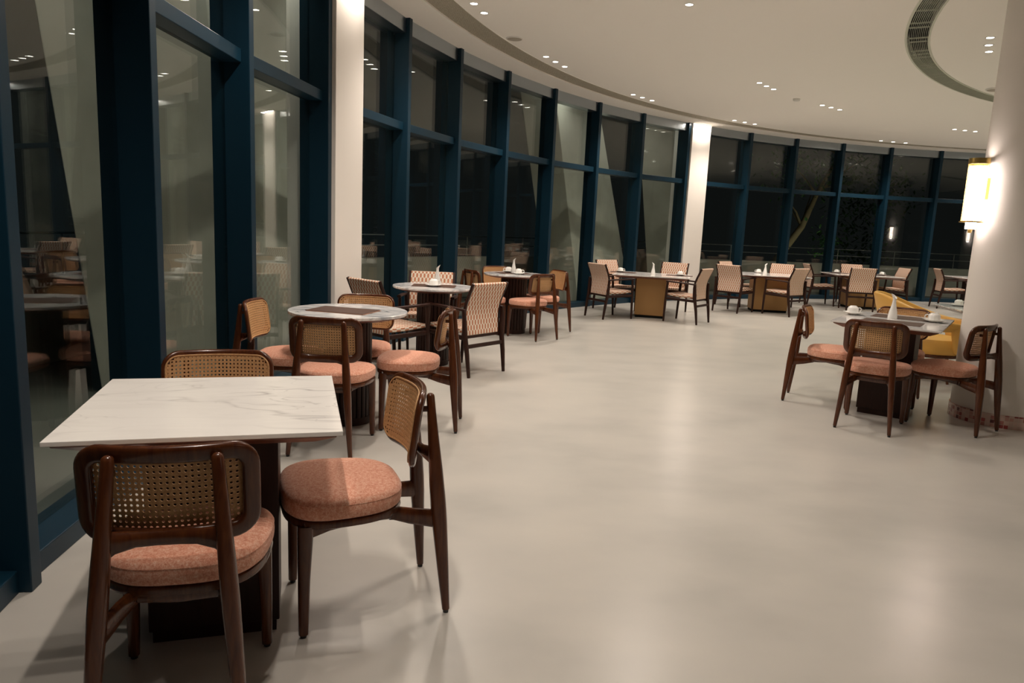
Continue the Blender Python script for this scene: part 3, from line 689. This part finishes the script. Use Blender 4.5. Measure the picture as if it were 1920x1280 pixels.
for (c, rz, sx, sy, base, pw, pd, lab) in (
   (G1c, -.24, 1.18, 1.0, MT['gold'], .46, .46, 'light square table on a bronze box base, leftmost of the far tables'),
   (G2c, -.10, 1.20, 1.0, MT['gold'], .62, .40, 'light square table on a bronze box base just right of the white far column'),
   (G3c, -.05, 1.30, 1.0, MT['gold'], .55, .46, 'far table with two cups under the tree outside'),
   (G4c, -.05, 1.30, 1.0, MT['darkwood'], .55, .46, 'farthest bare table half hidden by the round pillar')):
    square_table('bronze_base_table' if base is MT['gold'] else 'dark_base_table', c, rz, sx, sy, .675, MT['marble_pale'], base, pw, pd, lab, base_name='box_base', group=GG if base is MT['gold'] else None)
TY = (5.02, 7.62)
square_table('lounge_marble_table', TY, -.20, .80, .80, .70, MT['marble_grey'], MT['darkwood'], .30, .30, 'grey marble table in front of the yellow tub chair')

# ------------------------------------------------------------------ tableware
def make_cup():
    t = empty('upturned_cup')
    bm = bmesh.new(); lathe(bm, [(0, .060), (.020, .060), (.022, .063), (.025, .063), (.027, .058), (.036, .054), (.042, .044), (.0435, .026), (.0445, .008), (.0455, .001), (.0435, .0), (.041, .02), (.039, .042), (.030, .052), (0, .055)], n=36); link('bowl', bm, MT['china'], t)
    bm = bmesh.new(); bar(bm, [(.040, 0, .046), (.056, 0, .048), (.066, 0, .040), (.067, 0, .026), (.058, 0, .014), (.043, 0, .012)], .0042, .0035, up_hint=Vector((0, 1, 0)), n=10); link('handle', bm, MT['china'], t)
    return t
def make_saucer():
    bm = bmesh.new(); lathe(bm, [(0, .004), (.026, .004), (.028, 0), (.033, 0), (.036, .005), (.060, .011), (.080, .019), (.082, .021), (.079, .0215), (.058, .0145), (.034, .0085), (0, .0075)], n=48); return link('saucer', bm, MT['china'])
def make_vase():
    t = empty('bud_vase')
    bm = bmesh.new(); prof = [(0, 0), (.034, 0), (.036, .004), (.034, .03), (.029, .06), (.0215, .09), (.0155, .12), (.0125, .145), (.0125, .160)]
    rings = []
    for r, z in prof[1:]: rings.append([Vector((r * math.cos(2 * PI * i / 28), r * math.sin(2 * PI * i / 28), z)) for i in range(28)])
    for q, rr in ((.3, .0140), (.65, .0175), (1.0, .0230)):        # slanted flaring lip
        rings.append([Vector((rr * math.cos(2 * PI * i / 28) + q * .006, rr * math.sin(2 * PI * i / 28), .160 + q * (.020 + .019 * math.cos(2 * PI * i / 28)))) for i in range(28)])
    for q, rr in ((1.0, .0212), (.5, .0140), (0.0, .0102)):
        rings.append([Vector((rr * math.cos(2 * PI * i / 28) + q * .006, rr * math.sin(2 * PI * i / 28), .158 + q * (.020 + .019 * math.cos(2 * PI * i / 28)))) for i in range(28)])
    rings.append([Vector((.009 * math.cos(2 * PI * i / 28), .009 * math.sin(2 * PI * i / 28), .10)) for i in range(28)])
    loft(bm, rings); link('body', bm, MT['china'], t); return t
def sizeless(o): return o
def make_mat(m, sx=.41, sy=.29):
    bm = bmesh.new(); box(bm, (0, 0, .001), (sx, sy, .002)); return link('placemat', bm, m, smooth=False)
def on(c, rz, x, y):
    a = math.cos(rz), math.sin(rz); return (c[0] + a[0] * x - a[1] * y, c[1] + a[1] * x + a[0] * y)
cup, sau, vas = make_cup(), make_saucer(), make_vase(); cu = False
CUPS = [  # xy, table height, mat underneath, handle angle, where
 ((2.800, 5.925), .75, True, 0.0, 'left placemat of the table by the pillar'), ((3.290, 5.610), .75, True, 2.9, 'right placemat of the table by the pillar'),
 ((-0.760, 6.760), .75, True, 0.3, 'the round table among patterned armchairs'),
 ((-0.085, 9.300), .75, False, 3.3, 'the far round table, left of its vase'), ((0.045, 9.020), .75, False, 0.0, 'the far round table, right of its vase'),
 ((1.720, 11.800), .675, True, 0.0, 'the left of the leftmost bronze-based table'), ((2.640, 11.560), .675, True, 0.0, 'the right of the leftmost bronze-based table'),
 ((4.560, 13.560), .675, False, 3.0, 'the table right of the white far column'),
 ((6.640, 14.980), .675, True, 0.0, 'the left end of the far table under the tree'), ((7.500, 14.820), .675, True, 0.0, 'the right end of the far table under the tree'),
 ((4.830, 7.820), .70, False, 0.0, 'the grey table in front of the yellow tub chair')]
for (x, y), h, mt, ha, where in CUPS:
    z = h + (.002 if mt else 0)
    s_ = sau if not cu else copy_tree(sau); s_.location = (x, y, z); tag(s_, 'white saucer under the cup on ' + where, 'saucer', 'white saucers')
    place(cup, cu, (x, y, z + .0085), ha, 'white cup upside down on ' + where, 'cup', 'upturned white cups'); cu = True
VAS = [((3.035, 5.745), .75, 2.2, 'between the two cups on the table by the pillar'), ((-0.748, 6.960), .75, 0.0, 'behind the cup on the round table among patterned armchairs'), ((-0.020, 9.200), .75, 0.0, 'between the two cups on the far round table'),
       ((2.190, 11.480), .675, 2.8, 'on the leftmost bronze-based table'), ((4.560, 13.210), .675, 0.2, 'on the table right of the white far column')]
u = False
for (x, y), h, rz, where in VAS:
    place(vas, u, (x, y, h), rz, 'white bud vase with slanted lip, ' + where, 'vase', 'white bud vases'); u = True
MATS = [(make_mat(MT['mat']), on(RT, RT[2], 0.01, .255), .75, RT[2], 'dark brown placemat at the left end of the table by the pillar'),
        (None, on(RT, RT[2], 0.01, -.20), .75, RT[2], 'dark brown placemat at the right end of the table by the pillar'),
        (None, (-0.765, 6.850), .75, 0.02, 'dark placemat on the round table among patterned armchairs'),
        (None, (-0.02, 9.17), .75, 0.4, 'dark placemat under the vase on the far round table'),
        (None, (1.760, 11.79), .675, -.24, 'dark placemat at the left of the leftmost bronze-based table'), (None, (2.630, 11.56), .675, -.24, 'dark placemat at the right of the leftmost bronze-based table'),
        (None, (6.700, 14.98), .675, -.05, 'dark placemat at the left end of the far table under the tree'), (None, (7.460, 14.82), .675, -.05, 'dark placemat at the right end of the far table under the tree')]
MATS = MATS
m0 = MATS[0][0]; first = True
for i, (_, (x, y), h, rz, lab) in enumerate(MATS):
    o = m0 if first else copy_tree(m0); first = False; o.location = (x, y, h); o.rotation_euler = (0, 0, rz); tag(o, lab, 'placemat', 'dark placemats')
bm = bmesh.new(); c4 = [(-1.337, 4.610), (-0.951, 4.499), (-0.867, 4.772), (-1.279, 4.862)]
cx4, cy4 = sum(p[0] for p in c4) / 4, sum(p[1] for p in c4) / 4
o = make_mat(MT['mat_tan'], .405, .270); o.location = (cx4, cy4, .75); o.rotation_euler = (0, 0, -.245); tag(o, 'tan leather placemat lying lower on the second table from the camera', 'placemat'); bm.free()
o = make_mat(MT['mat'], .405, .270); o.location = (cx4 - .012, cy4 + .020, .752); o.rotation_euler = (0, 0, -.235); tag(o, 'brown leather placemat on top of the tan one on the round table', 'placemat')

# ------------------------------------------------------------------ outside in the night: terrace, kerb, railing, leaning piers, tree
bm = bmesh.new(); annulus(bm, 13.10, 16.2, -0.20, a0=60, a1=215, step=3, thick=.15); tag(link('terrace_floor', bm, MT['terrace'], smooth=False), kind='structure')
bm = bmesh.new(); annulus(bm, 15.3, 15.55, -0.05, a0=60, a1=200, step=3, thick=.77); tag(link('wall_terrace_kerb', bm, MT['concrete'], smooth=False, bevel=.01), kind='structure')
g = empty('terrace_railing', (CX, CY, 0)); tag(g, 'thin steel railing on the low terrace wall outside the windows', 'railing')
def relc(o): o.location = (-CX, -CY, 0)
for z in (.93, 1.10):
    bm = bmesh.new(); bar(bm, [pol(15.42, a, z) for a in range(62, 200, 2)], .011, .011, n=8, p=2); relc(link('rail', bm, MT['steel'], g))
for k in range(23):
    bm = bmesh.new(); p = pol(15.42, 63 + 6 * k, 0); bar(bm, [(p.x, p.y, .72), (p.x, p.y, 1.10)], .010, .010, up_hint=Vector((0, 1, 0)), n=8); relc(link('post', bm, MT['steel'], g))
def pier(name_lab, L0, dL, K0, dK, R0, dR, ztop=5.2, re=14.2, rk=13.72, rb=14.95, cap=None):
    """three-sided leaning slab: left edge, ridge towards the glass, right edge (degrees at the floor, degrees per metre up)"""
    bm = bmesh.new(); secs = []
    for z in (-0.05, ztop):
        l, k, r = L0 + dL * z, K0 + dK * z, R0 + dR * z
        if cap: r = min(r, l - .3) if z > 0 else r
        secs.append([pol(re, l, z), pol(rk, k, z), pol(re, r, z), pol(rb, r - 1.0, z), pol(rb, l - 4.5, z)])
    loft(bm, secs); o = link('leaning_pier', bm, MT['concrete'], smooth=False, bevel=.01)
    org = sum((Vector(v.co) for v in o.data.vertices), Vector()) / len(o.data.vertices); org.z = -.05
    o.data.transform(Matrix.Translation(-org)); o.location = org
    tag(o, name_lab, 'column', 'leaning concrete piers outside'); return o
pier('grey-green leaning concrete pier outside the nearest left windows', 175.6, .76, 170.6, .60, 160.0, .20)
pier('tall two-tone leaning concrete pier seen through the middle windows', 137.0, 1.20, 135.6, 1.15, 127.0, 1.40)
pier('leaning concrete pier outside, just left of the white far column', 124.6, .75, 122.5, .75, 119.4, .3)
def tree(base, trunk, crown, nleaf, label, seed):
    rnd = random.Random(seed); t = empty('garden_tree', base); tag(t, label, 'tree')
    bm = bmesh.new(); bar(bm, trunk, [.15, .125, .10, .07, .04], [.15, .125, .10, .07, .04], up_hint=Vector((0, 1, 0)), n=12, p=2)
    for q in range(9):
        st = Vector(trunk[2 + q % 3]); en = st + Vector((rnd.uniform(-1.0, 1.6), rnd.uniform(-.8, .8), rnd.uniform(.2, 1.5)))
        bar(bm, [st, st.lerp(en, .5) + Vector((0, 0, .1)), en], [.04, .028, .012], [.04, .028, .012], up_hint=Vector((0, 1, 0)), n=8, p=2)
    link('trunk', bm, MT['bark'], t)
    bm = bmesh.new()
    for i in range(nleaf):
        cc, rad = crown[rnd.randrange(len(crown))]
        p = Vector(cc) + Vector([rnd.gauss(0, 1) * rad * .45 for _ in range(3)])
        R = Matrix.Rotation(rnd.uniform(0, 2 * PI), 3, 'Z') @ Matrix.Rotation(rnd.uniform(-1.0, 1.0), 3, 'X'); L = rnd.uniform(.12, .22)
        v = [bm.verts.new(p + R @ Vector(q)) for q in ((0, -L / 2, 0), (L * .22, -L * .1, -.012), (L * .16, L * .25, -.01), (0, L / 2, -.03), (-L * .16, L * .25, -.01), (-L * .22, -L * .1, -.012), (0, 0, .004))]
        for j in range(6): bm.faces.new([v[j], v[(j + 1) % 6], v[6]])
    link('leaves', bm, MT['leaf'], t, smooth=False)
tb = pol(18.6, 98.6, -.3)
tree(tb, [(-.5, 0, 0), (-.1, 0, 1.0), (.55, 0, 2.0), (.95, .1, 3.0), (1.5, .1, 4.2)], [((1.3, -.6, 1.5), .8), ((2.2, -.4, 2.4), .9), ((1.4, -.6, 3.4), .9), ((2.6, -.3, 1.2), .7), ((.2, 0, 3.6), 1.0), ((2.0, 0, 4.4), 1.2), ((3.2, 0, 3.2), .9)], 1500, 'tree with a slanting tan trunk beyond the far dark windows', 3)
